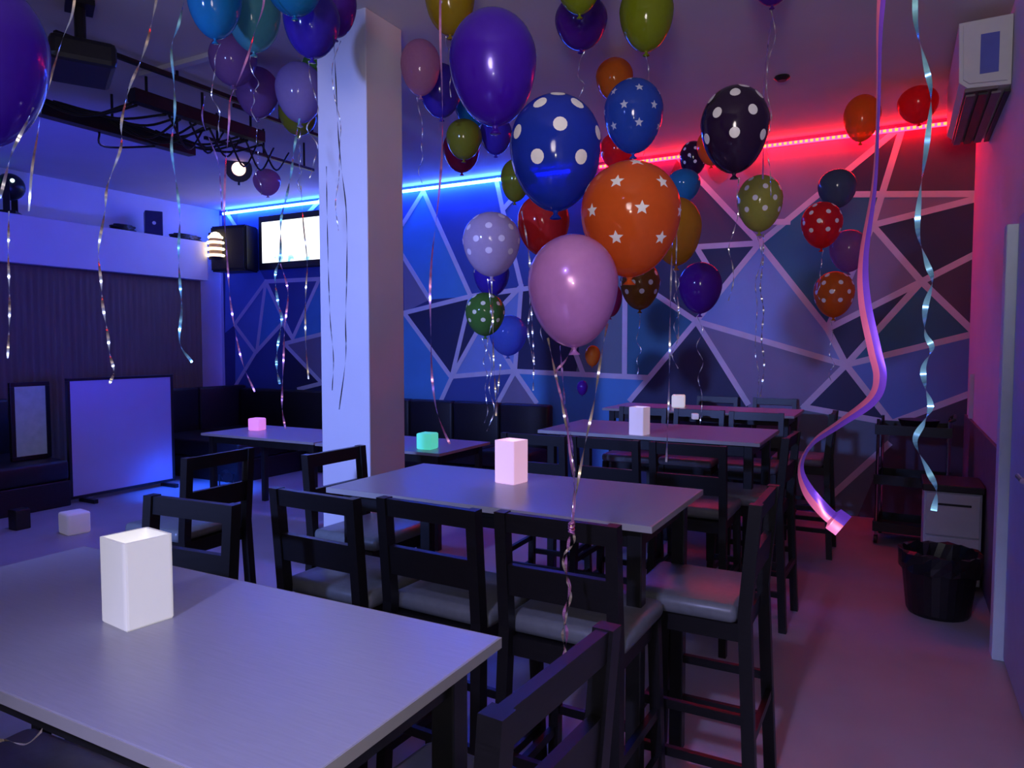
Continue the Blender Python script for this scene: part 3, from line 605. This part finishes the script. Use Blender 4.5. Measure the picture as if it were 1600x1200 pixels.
# ------------------------------------------------------------------ balloons
def ball_profile(n=22):
    pr_ = []
    for i in range(n + 1):
        th = math.pi * i / n
        if th <= math.pi / 2: pr_.append((math.sin(th), 1.06 * math.cos(th)))
        else:
            t = (th - math.pi / 2) / (math.pi / 2); pr_.append((max(0.07, math.sin(th) * (1 - 0.10 * t)), 1.40 * math.cos(th)))
    pr_[0] = (0.02, 1.06); return pr_
PROF = ball_profile()
def prof_r(z):
    for (r0, z0), (r1, z1) in zip(PROF, PROF[1:]):
        if z1 <= z <= z0: k = (z - z0) / (z1 - z0) if z1 != z0 else 0; return r0 + (r1 - r0) * k
    return 0.02
def balloon_mesh():
    bm = bmesh.new(); lathe(bm, list(reversed(PROF)), 32); return bm
base_me = None
BM = {}
def bmat(name, *a_, **k_):
    if name not in BM: BM[name] = balloon_mat(name + '_latex', *a_, **k_)
    return BM[name]
COLS = {
 'purple': ((0.095, 0.012, 0.64), 0.35, 0.04, True), 'violet': ((0.11, 0.015, 0.36), 0.35, 0.06, False), 'indigo': ((0.06, 0.03, 0.46), 0.35, 0.08, False),
 'blue': ((0.022, 0.065, 0.66), 0.35, 0.25, False), 'starblue': ((0.03, 0.10, 0.62), 0.3, 0.10, False), 'teal': ((0.02, 0.28, 0.55), 0.4, 0.12, False),
 'seagreen': ((0.12, 0.45, 0.50), 0.4, 0.30, False), 'lilac': ((0.50, 0.38, 0.68), 0.4, 0.35, False), 'rose': ((0.62, 0.30, 0.55), 0.40, 0.18, False),
 'pink': ((0.80, 0.34, 0.76), 0.25, 0.04, True), 'white': ((0.62, 0.50, 0.72), 0.35, 0.15, False), 'orange': ((0.90, 0.16, 0.025), 0.40, 0.10, False),
 'amber': ((0.65, 0.30, 0.02), 0.40, 0.15, False), 'mustard': ((0.50, 0.36, 0.02), 0.40, 0.15, False), 'olive': ((0.30, 0.32, 0.03), 0.40, 0.18, False),
 'green': ((0.12, 0.32, 0.06), 0.4, 0.2, False), 'lime': ((0.32, 0.42, 0.02), 0.4, 0.12, False), 'palelime': ((0.52, 0.55, 0.12), 0.4, 0.12, False),
 'red': ((0.70, 0.03, 0.03), 0.45, 0.15, False), 'brightred': ((0.85, 0.02, 0.03), 0.45, 0.08, False), 'crimson': ((0.40, 0.02, 0.12), 0.4, 0.2, False), 'black': ((0.03, 0.012, 0.05), 0.2, 0.05, False),
 'grey': ((0.10, 0.13, 0.24), 0.3, 0.1, False), 'cyan': ((0.04, 0.30, 0.55), 0.4, 0.12, False), 'brown': ((0.36, 0.17, 0.03), 0.4, 0.2, False), 'tangerine': ((0.75, 0.22, 0.02), 0.4, 0.15, False),
 'sky': ((0.15, 0.25, 0.75), 0.45, 0.30, False), 'mauve': ((0.36, 0.18, 0.48), 0.4, 0.2, False)}
RIB = {k: mat('curling_ribbon_' + k, v, 0.22, 0.75, var=0.25, scale=30) for k, v in
       {'gold': (0.85, 0.66, 0.42), 'pink': (0.95, 0.36, 0.62), 'cyan': (0.35, 0.78, 0.85), 'silver': (0.78, 0.76, 0.82), 'violet': (0.50, 0.30, 0.75)}.items()}
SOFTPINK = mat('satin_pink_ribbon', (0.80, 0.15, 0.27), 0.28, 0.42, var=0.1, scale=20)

def star_pts(n=5, r0=1.0, r1=0.45):
    return [((r0 if i % 2 == 0 else r1) * math.sin(math.pi * i / n), (r0 if i % 2 == 0 else r1) * math.cos(math.pi * i / n)) for i in range(2 * n)]
def prints(kind, size, zs, per, ph):
    out = star_pts() if kind == 'star' else [(math.sin(2 * math.pi * i / 14), math.cos(2 * math.pi * i / 14)) for i in range(14)]
    res = []
    for ri, z in enumerate(zs):
        npr = per if prof_r(z) > 0.7 else max(3, round(per * prof_r(z)))
        for k in range(npr):
            bm = bmesh.new(); az = ph + 2 * math.pi * (k + 0.5 * (ri % 2)) / npr; rr = prof_r(z)
            def on(u_, v_, off=0.006):
                zz = max(-1.25, min(1.04, z + v_ * size * (0.55 + 0.45 * abs(rr)))); r2 = prof_r(zz)
                ang = az + u_ * size / max(0.25, rr); return Vector(((r2 + off) * math.cos(ang), (r2 + off) * math.sin(ang), zz + (0.006 if zz > 0.8 else 0)))
            c0 = bm.verts.new(on(0, 0)); ring1 = [bm.verts.new(on(x * 0.55, y * 0.55)) for x, y in out]; ring2 = [bm.verts.new(on(x, y)) for x, y in out]; n = len(out)
            for i in range(n):
                bm.faces.new((c0, ring1[(i + 1) % n], ring1[i])); bm.faces.new((ring1[i], ring1[(i + 1) % n], ring2[(i + 1) % n], ring2[i]))
            bmesh.ops.recalc_face_normals(bm, faces=bm.faces[:]); res.append(bm)
    return res

def balloon(label, cx, cy, w_, h_, colour, pattern=None, ink='print_white', d=None, tail=0.0, group='party balloons', rtail='silver', ph=0.6, diam=0.27, tilt=0.0, psize=None):
    """centre and width of the outline, read at the balloon's own distance d (a 27 cm balloon)."""
    d = d or FPX * diam / w_; Rr = w_ / 2 * d / FPX
    C = atd(cx, cy, d)
    sz = max(0.8, min(1.12, (h_ * d / FPX) / (2.46 * Rr)))
    top = C.z + 1.23 * Rr * sz
    if top > ZC - 0.015:
        # floats against the ceiling: come nearer along its own size
        k_ = 1.0
        while k_ > 0.4:
            k_ -= 0.01; C2 = atd(cx, cy, d * k_)
            if C2.z + 1.23 * Rr * k_ * sz < ZC - 0.015: break
        C = C2; Rr *= k_; d *= k_
    C = C + Vector((0, 0, 0.17 * Rr * sz))     # lathe origin sits at the widest ring
    m = bmat(colour, COLS[colour][0], COLS[colour][1], COLS[colour][2], pearl=COLS[colour][3])
    t = thing('balloon', label, 'balloon', C, 0, group); t.rotation_euler = (R(random.uniform(-4, 4)), R(tilt), random.uniform(0, 6.28) if not pattern else YAW)
    t.scale = (Rr, Rr, Rr * sz)
    global base_me
    if base_me is None:
        bb = obj('latex_body', balloon_mesh(), m, t, smooth=True); base_me = bb.data; bb.data = base_me.copy(); bb.data.materials.clear(); bb.data.materials.append(m)
    else:
        me = base_me.copy(); me.materials.clear(); me.materials.append(m); bb = bpy.data.objects.new('latex_body', me); COL.objects.link(bb); bb.parent = t
    nb = bmesh.new(); lathe(nb, [(0.13, -1.56), (0.12, -1.54), (0.05, -1.47), (0.055, -1.43), (0.09, -1.38)], 12); obj('knot', nb, m, t, smooth=True)
    if pattern:
        if pattern == 'small': zs, sz_, per_, kd = (0.82, 0.40, -0.08, -0.52), psize or 0.12, 7, 'dot'
        elif pattern == 'dot': zs, sz_, per_, kd = (0.94, 0.66, 0.12, -0.48), psize or 0.15, 6, 'dot'
        else: zs, sz_, per_, kd = (0.95, 0.50, -0.05, -0.62), psize or 0.15, 6, 'star'
        if w_ >= 88:
            for pb in prints(kd, sz_, zs, per_, ph): obj('printed_' + kd, pb, M[ink], t, smooth=True)
        else:
            allb = bmesh.new()
            for pb in prints(kd, sz_, zs, per_, ph):
                mm_ = bpy.data.meshes.new('tmp'); pb.to_mesh(mm_); pb.free(); allb.from_mesh(mm_); bpy.data.meshes.remove(mm_)
            obj('printed_dots', allb, M[ink], t, smooth=True, kind='stuff')
    if tail:
        nk = C + Vector((0, 0, -1.5 * Rr * sz)); n = 7
        pts = [nk + Vector((random.uniform(-.02, .02), random.uniform(-.02, .02), -tail * i / n)) for i in range(n + 1)]
        rb = obj('ribbon_tail', strip(bmesh.new(), [Vector(((p - C).x, (p - C).y, (p - C).z)) for p in spline(pts, 10)], 0.005, tail * 7), RIB[rtail], None)
        rb.parent = t; rb.matrix_parent_inverse = Matrix.Diagonal((1 / Rr, 1 / Rr, 1 / (Rr * sz), 1)); t.rotation_euler = (0, 0, t.rotation_euler[2]) if False else (0, 0, 0 if not pattern else YAW)
        rb.matrix_parent_inverse = (Matrix.LocRotScale(None, t.rotation_euler, t.scale)).inverted()
    return C, Rr, sz
B = balloon
# the big cluster whose ribbons meet in one knot
bc1 = B('large pearl purple balloon at the top of the big cluster', 770, 107, 137, 177, 'purple', d=2.30)
bc2 = B('large blue balloon with white polka dots, see-through', 868, 240, 143, 180, 'blue', 'dot', d=2.12, ph=0.56)
bc3 = B('large orange balloon with white stars', 985, 343, 155, 179, 'orange', 'star', d=2.0, ph=0.58)
bc4 = B('large pearl pink balloon lowest in the big cluster', 895, 455, 141, 176, 'pink', d=1.85, diam=0.24)
B('blue balloon with pale stars above the orange star balloon', 990, 182, 92, 114, 'starblue', 'star', ink='print_blue', tail=0.5, ph=0.04)
B('black balloon with white polka dots beside the red strip', 1148, 203, 104, 134, 'black', 'dot', tail=0.5, ph=0.75)
B('huge purple balloon cut off beside the projector', -40, 92, 205, 270, 'purple', d=1.5)
# high on the ceiling
B('deep blue balloon against the ceiling above the lilac pair', 335, 3, 82, 116, 'teal', tail=0.4, d=3.0)
B('pale sea green balloon against the ceiling beside the deep blue one', 396, 28, 82, 104, 'seagreen', tail=0.3, d=3.32)
B('teal balloon at the ceiling above the two dark violet balloons', 458, -22, 90, 90, 'teal', d=2.8)
B('dark indigo balloon touching the top of the pillar', 487, 38, 87, 104, 'indigo', tail=0.5, d=3.12)
B('dark violet balloon overlapping the indigo one at the pillar top', 524, 12, 66, 100, 'violet', d=3.42, tail=0.9)
B('see-through lilac balloon behind the sea green one', 364, 95, 72, 78, 'mauve', d=4.6)
B('lilac balloon above the warm spotlight', 402, 145, 66, 78, 'mauve', d=4.9, tail=0.5)
B('pale rose balloon beside the pillar top', 468, 145, 74, 92, 'lilac', d=4.4, tail=0.4)
B('dark green dotted balloon half hidden by the pillar', 495, 117, 50, 68, 'green', 'small', d=5.3, ink='print_yellow')
B('olive yellow balloon under the pale rose one', 466, 180, 60, 62, 'olive', d=5.0, tail=0.4)
B('dusty lilac balloon just above the blue strip', 417, 285, 42, 40, 'rose', d=6.6)
B('mustard balloon against the ceiling over the big purple one', 703, 2, 78, 102, 'mustard', tail=0.3)
B('dusky pink balloon beside the pillar', 657, 106, 62, 86, 'rose', d=4.3, tail=0.5)
B('see-through indigo balloon behind the big purple one', 688, 142, 68, 82, 'indigo', d=4.6)
B('dark teal balloon peeping out under the big purple one', 737, 170, 52, 60, 'teal', d=5.1)
B('olive green balloon above the blue strip', 725, 218, 56, 62, 'olive', d=4.9)
B('crimson balloon behind the olive green one', 721, 236, 58, 66, 'crimson', d=5.5)
B('indigo balloon between the big purple and the blue dotted one', 775, 212, 50, 60, 'indigo', d=5.0)
B('olive balloon hidden behind the blue dotted one', 806, 282, 48, 66, 'olive', d=5.3)
B('leaf green balloon cut off at the ceiling', 904, -32, 76, 106, 'lime', d=4.1)
B('dark violet balloon under the leaf green one', 908, 36, 82, 80, 'violet', d=4.0, tail=0.3)
B('lime balloon at the ceiling beside the dark violet one', 1010, 26, 84, 106, 'lime', tail=0.5)
B('small orange balloon behind the blue star balloon', 960, 124, 58, 64, 'tangerine', d=5.0)
B('violet balloon cut off above the black dotted one', 1207, -36, 66, 86, 'violet', d=4.3, tail=0.9)
# over the mural
B('red balloon lit by the red strip behind the blue star balloon', 965, 236, 54, 58, 'brightred', d=6.2)
B('small black dotted balloon at the end of the red strip', 1083, 248, 42, 54, 'black', 'small', d=6.4)
B('dark orange balloon behind the black dotted one', 1112, 230, 46, 56, 'tangerine', d=6.0)
B('cyan balloon behind the orange star balloon', 1068, 290, 52, 50, 'cyan', d=5.4)
B('amber balloon behind the orange star balloon', 1057, 362, 77, 114, 'amber', d=3.6, tail=0.5)
B('translucent red balloon behind the blue dotted one', 849, 352, 82, 96, 'red', d=3.5, tail=0.4)
B('pale lilac balloon with white dots beside the red one', 768, 382, 90, 100, 'white', 'small', ink='print_faint', d=3.3, tail=0.7)
B('indigo balloon under the pale lilac dotted one', 768, 432, 56, 62, 'indigo', d=4.6)
B('green balloon with pale dots under the indigo one', 758, 491, 62, 68, 'green', 'small', ink='print_yellow', d=4.2, tail=0.5)
B('sky blue see-through balloon beside the green dotted one', 794, 524, 60, 64, 'sky', d=4.9)
B('brown amber balloon with white dots under the orange star balloon', 1000, 446, 62, 76, 'brown', 'small', d=4.3, tail=0.4, psize=0.13)
B('violet balloon before the mural beside the amber one', 1094, 450, 67, 80, 'violet', d=4.0, tail=0.6)
B('pale lime dotted balloon before the mural below the black one', 1187, 318, 69, 88, 'palelime', 'small', ink='print_white', d=3.9, tail=0.9)
B('bright red balloon with white dots before the mural', 1284, 352, 61, 72, 'brightred', 'small', d=4.4, tail=0.3)
B('slate grey balloon above the bright red dotted one', 1308, 295, 57, 60, 'grey', d=4.9)
B('small mauve balloon beside the bright red dotted one', 1326, 392, 57, 66, 'mauve', d=5.1)
B('amber orange balloon with white dots lowest before the mural', 1303, 460, 60, 72, 'tangerine', 'small', d=4.6, tail=0.4)
B('orange balloon in front of the red strip', 1347, 185, 54, 72, 'tangerine', d=5.4)
B('dark red balloon touching the red strip near the air conditioner', 1434, 164, 58, 54, 'brightred', d=5.6)
B('shrunken orange balloon hanging low behind the pink balloon', 926, 556, 24, 62, 'tangerine', d=5.2, diam=0.15)
B('shrunken violet balloon hanging above the wall sofa gap', 910, 606, 17, 50, 'violet', d=5.4, diam=0.12)
B('maroon balloon peeping out behind the pink balloon', 952, 468, 40, 56, 'crimson', d=4.0, diam=0.2)

# ------------------------------------------------------------------ ribbons of the big cluster, meeting in a knot over the stool
def ribbon(label, pts, width, turns, m, ph=0.0, group='curling ribbons', per=10, cup=0.0):
    bm = bmesh.new()
    if cup: cupped(bm, spline(pts, per), width, turns, ph, cup)
    else: strip(bm, spline(pts, per), width, turns, ph)
    o = obj('ribbon', bm, m, smooth=True); return tag(o, label, 'ribbon', group)
def cupped(bm, pts, width, turns, ph, cup):
    n = len(pts); prev = None; K = 6
    for i, p in enumerate(pts):
        t = (pts[min(i + 1, n - 1)] - pts[max(i - 1, 0)]).normalized(); a_ = ph + turns * 1.5 * (i / (n - 1)) ** 2 * math.sin(2 * math.pi * 4.3 * i / (n - 1))
        side = (RT - t * RT.dot(t)).normalized(); nr = t.cross(side)
        we = width * (1.75 if i > n - 10 else 1.0)
        wv = side * math.cos(a_) + nr * math.sin(a_); nv = nr * math.cos(a_) - side * math.sin(a_)
        cur = [bm.verts.new(p + wv * we * (k / K - 0.5) + nv * cup * we * (0.25 - (k / K - 0.5) ** 2)) for k in range(K + 1)]
        if prev:
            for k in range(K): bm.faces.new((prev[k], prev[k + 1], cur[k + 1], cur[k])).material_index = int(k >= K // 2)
        prev = cur
def px(lst, d0, d1):
    n = len(lst) - 1; out = [atd(x, y, d0 + (d1 - d0) * i / n) for i, (x, y) in enumerate(lst)]
    if lst[0][1] <= 10 and out[0].z < ZC - 0.1:          # runs on up to the ceiling
        st = max(0.05, (out[1] - out[0]).length); nn = max(2, int((ZC - 0.01 - out[0].z) / st)); o0 = out[0]
        out = [Vector((o0.x, o0.y, o0.z + (ZC - 0.01 - o0.z) * (nn - q_) / nn)) for q_ in range(nn)] + out
    return out
KN = 1.88
ribbon('gold ribbon from the blue dotted balloon down to the knot', px([(856, 528), (868, 585), (880, 640), (890, 700), (898, 765), (893, 825)], 2.05, KN), 0.007, 2.2, RIB['gold'], 0.5)
ribbon('gold ribbon from the orange star balloon down to the knot', px([(949, 505), (938, 565), (928, 630), (915, 690), (902, 760), (893, 825)], 1.96, KN), 0.007, 2.0, RIB['gold'], 0.2)
ribbon('violet ribbon from the big purple balloon down to the knot', px([(875, 540), (880, 600), (884, 640), (893, 690), (897, 740), (894, 825)], 2.2, KN), 0.006, 3, RIB['violet'], 1.0)
ribbon('pink ribbon from the pink balloon neck looped aside to the knot', px([(894, 546), (882, 565), (868, 583), (874, 610), (884, 650), (892, 720), (898, 770), (894, 825)], 1.83, KN), 0.006, 2, RIB['pink'], 0.8)
ribbon('pink ribbon tail dangling below the knot over the grey seat', px([(893, 825), (888, 850), (884, 885), (890, 920), (881, 960), (886, 990), (880, 1030)], KN, KN), 0.008, 3, RIB['pink'], 0.3)
ribbon('second pink ribbon tail twisted around the first below the knot', px([(894, 825), (897, 848), (880, 870), (886, 905), (892, 930), (884, 965), (879, 995), (887, 1032)], KN, KN), 0.007, 4, RIB['gold'], 0.9)
kp = atd(893, 826, KN); bm = bmesh.new()
for i in range(4): tube(bm, [kp + Vector((0.007 * math.cos(a_ * 0.8 + i), 0.007 * math.sin(a_ * 0.8 + i), 0.014 - 0.008 * i + 0.003 * math.sin(a_))) for a_ in range(9)], 0.003, 5)
tag(obj('ribbon_knot', bm, RIB['pink'], smooth=True), 'pink knot tying the ribbons of the big balloon cluster', 'knot')
ribbon('thin gold curl dangling at the foot of the nearest stool', px([(925, 1140), (918, 1160), (923, 1185), (912, 1215)], 1.6, 1.6), 0.006, 2, RIB['pink'])
# hanging ribbons near the camera
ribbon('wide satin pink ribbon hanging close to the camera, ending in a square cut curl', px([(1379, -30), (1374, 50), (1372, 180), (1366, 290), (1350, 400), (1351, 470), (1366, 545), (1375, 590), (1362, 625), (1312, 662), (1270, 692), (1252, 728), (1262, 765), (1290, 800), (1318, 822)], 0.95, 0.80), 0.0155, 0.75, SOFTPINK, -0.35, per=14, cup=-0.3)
bpy.data.objects[[o_.name for o_ in COL.objects if o_.name.startswith('ribbon') and o_.get('label', '').startswith('wide satin')][0]].data.materials.append(mat('satin_violet_ribbon', (0.24, 0.07, 0.60), 0.26, 0.55, var=0.1, scale=20))  # violet light along one half of the ribbon, put into its colour
ribbon('cyan curling ribbon twisting down beside the wide pink one', px([(1431, -30), (1431, 35), (1446, 100), (1455, 150), (1449, 220), (1438, 300), (1434, 360), (1448, 410), (1457, 440), (1446, 480), (1446, 520), (1456, 545), (1443, 575), (1446, 605), (1454, 635), (1444, 660), (1430, 690), (1450, 735), (1463, 765), (1459, 798)], 1.05, 0.95), 0.0075, 12.0, RIB['cyan'], 0.6, per=12)
ribbon('pink curling ribbon hanging below the ceiling rails and over the curtain', px([(248, -30), (236, 40), (222, 90), (203, 135), (190, 190), (189, 230), (168, 290), (164, 330), (154, 390), (158, 440), (161, 480), (168, 520), (172, 555), (178, 580), (171, 600)], 2.6, 2.5), 0.009, 7, RIB['gold'], 0.4)
ribbon('cyan curling ribbon hanging over the small speaker and curtain', px([(290, -20), (280, 35), (268, 75), (272, 130), (273, 180), (268, 230), (276, 290), (281, 340), (279, 390), (281, 440), (284, 480), (281, 535), (300, 566)], 2.6, 2.5), 0.009, 6, RIB['cyan'], 0.2)
ribbon('pale pink ribbon hanging in front of the lilac balloons', px([(412, 5), (398, 50), (388, 85), (375, 120), (360, 155), (358, 190), (355, 230), (352, 270), (350, 330)], 2.7, 2.7), 0.008, 2.5, RIB['pink'], 0.3)
ribbon('gold ribbon hanging beside the projector', px([(117, -10), (112, 25), (98, 60), (84, 105), (75, 135), (66, 165), (58, 215), (50, 265), (45, 330)], 2.2, 2.2), 0.007, 3, RIB['gold'], 0.3)
ribbon('dull ribbon hanging from the huge purple balloon', px([(52, 168), (40, 195), (20, 235), (10, 270), (0, 310)], 1.5, 1.5), 0.006, 1.0, RIB['silver'], 0.2)
ribbon('pink ribbon slanting past the louvred lamp to the corner sofa', px([(350, 330), (356, 420), (360, 470), (368, 520), (380, 570), (398, 612)], 4.0, 4.0), 0.010, 2.0, RIB['pink'], 0.2)
ribbon('iridescent ribbon curling in front of the television', px([(468, 185), (460, 230), (455, 270), (447, 310), (439, 345), (438, 400), (430, 430), (434, 470), (440, 500), (434, 540), (432, 570), (437, 600)], 3.0, 3.0), 0.010, 5.5, RIB['cyan'], 0.2)
ribbon('pink ribbon hanging from the television edge to the low table', px([(438, 412), (447, 440), (450, 465), (445, 510), (443, 560), (441, 610), (441, 640), (446, 670)], 3.4, 3.4), 0.009, 2.5, RIB['pink'], 0.4)
ribbon('gold ribbon hanging beside the pillar in front of the television', px([(470, 290), (474, 350), (480, 410), (478, 450), (477, 490), (478, 540), (482, 592)], 3.3, 3.3), 0.007, 2, RIB['gold'], 0.2)
ribbon('violet pink ribbon hanging past the pillar to the green cube table', px([(688, -20), (688, 60), (691, 150), (691, 230), (687, 290), (682, 340), (675, 400), (672, 455), (673, 510), (674, 565), (676, 600), (682, 640), (692, 670), (703, 694)], 2.8, 2.8), 0.009, 2.5, RIB['pink'], 0.1)
ribbon('thin gold ribbon hanging in front of the green dotted balloon', px([(768, 440), (770, 500), (771, 560), (774, 610), (775, 650)], 3.6, 3.6), 0.008, 2, RIB['gold'], 0.2)
ribbon('thin gold ribbon beside it meeting it over the wall sofa', px([(782, 570), (779, 600), (775, 650)], 3.6, 3.6), 0.008, 1, RIB['gold'], 0.2)
ribbon('silver ribbon hanging from the amber balloon to the third table', px([(1052, 350), (1049, 420), (1047, 500), (1046, 580), (1044, 650), (1041, 722)], 3.3, 3.3), 0.009, 2, RIB['silver'], 0.3)
ribbon('thin silver ribbon hanging beside the amber balloon', px([(1058, 330), (1057, 390), (1056, 440), (1060, 480), (1060, 530)], 3.3, 3.3), 0.007, 2, RIB['silver'], 0.2)
ribbon('curled silver ribbon hanging under the pale lime balloon', px([(1193, 365), (1192, 410), (1188, 450), (1193, 485), (1190, 530), (1194, 570), (1188, 620)], 3.9, 3.9), 0.009, 6, RIB['silver'], 0.4)
ribbon('thin violet ribbon hanging above the pale lime balloon', px([(1208, 10), (1200, 70), (1194, 125), (1193, 190), (1192, 280)], 3.7, 3.7), 0.008, 2, RIB['violet'], 0.2)
ribbon('pale ribbon hanging under the curtain edge beside the small speaker', px([(320, 150), (317, 190), (340, 250), (345, 300), (347, 330)], 3.4, 3.4), 0.007, 2, RIB['violet'], 0.3)
ribbon('dark thin ribbon hanging close against the pillar', px([(521, 55), (525, 130), (528, 200), (533, 260), (541, 330), (542, 420), (540, 500), (540, 560), (530, 640)], 3.05, 3.05), 0.005, 3, M['plastic_black'], 0.3)  # thin black twisted strip just in front of the pillar
ribbon('second dark ribbon hanging at the edge of the pillar', px([(510, 260), (511, 330), (513, 420), (516, 500), (521, 560), (519, 610)], 3.05, 3.05), 0.004, 3, M['plastic_black'], 0.3)  # another black strip, nearer the pillar edge
ribbon('gold ribbon end curling under the camera side of the front table', px([(-20, 1163), (5, 1156), (22, 1160), (38, 1163), (50, 1157), (66, 1141)], 0.85, 0.85), 0.007, 0.3, RIB['gold'], 0.3)
ribbon('thin pale ribbon hanging before the curtain beside the party light', px([(14, 330), (13, 400), (15, 480), (12, 560)], 2.4, 2.4), 0.007, 2, RIB['gold'], 0.3)
ribbon('thin ribbon hanging behind the pink balloon, silver flecked', px([(826, 410), (829, 460), (832, 520), (834, 560), (833, 610)], 3.6, 3.6), 0.008, 4, RIB['silver'], 0.3)
ribbon('silver ribbon hanging behind the translucent red balloon', px([(815, 330), (824, 380), (829, 430), (827, 490), (825, 520), (835, 570)], 3.3, 3.3), 0.008, 3, RIB['silver'], 0.5)
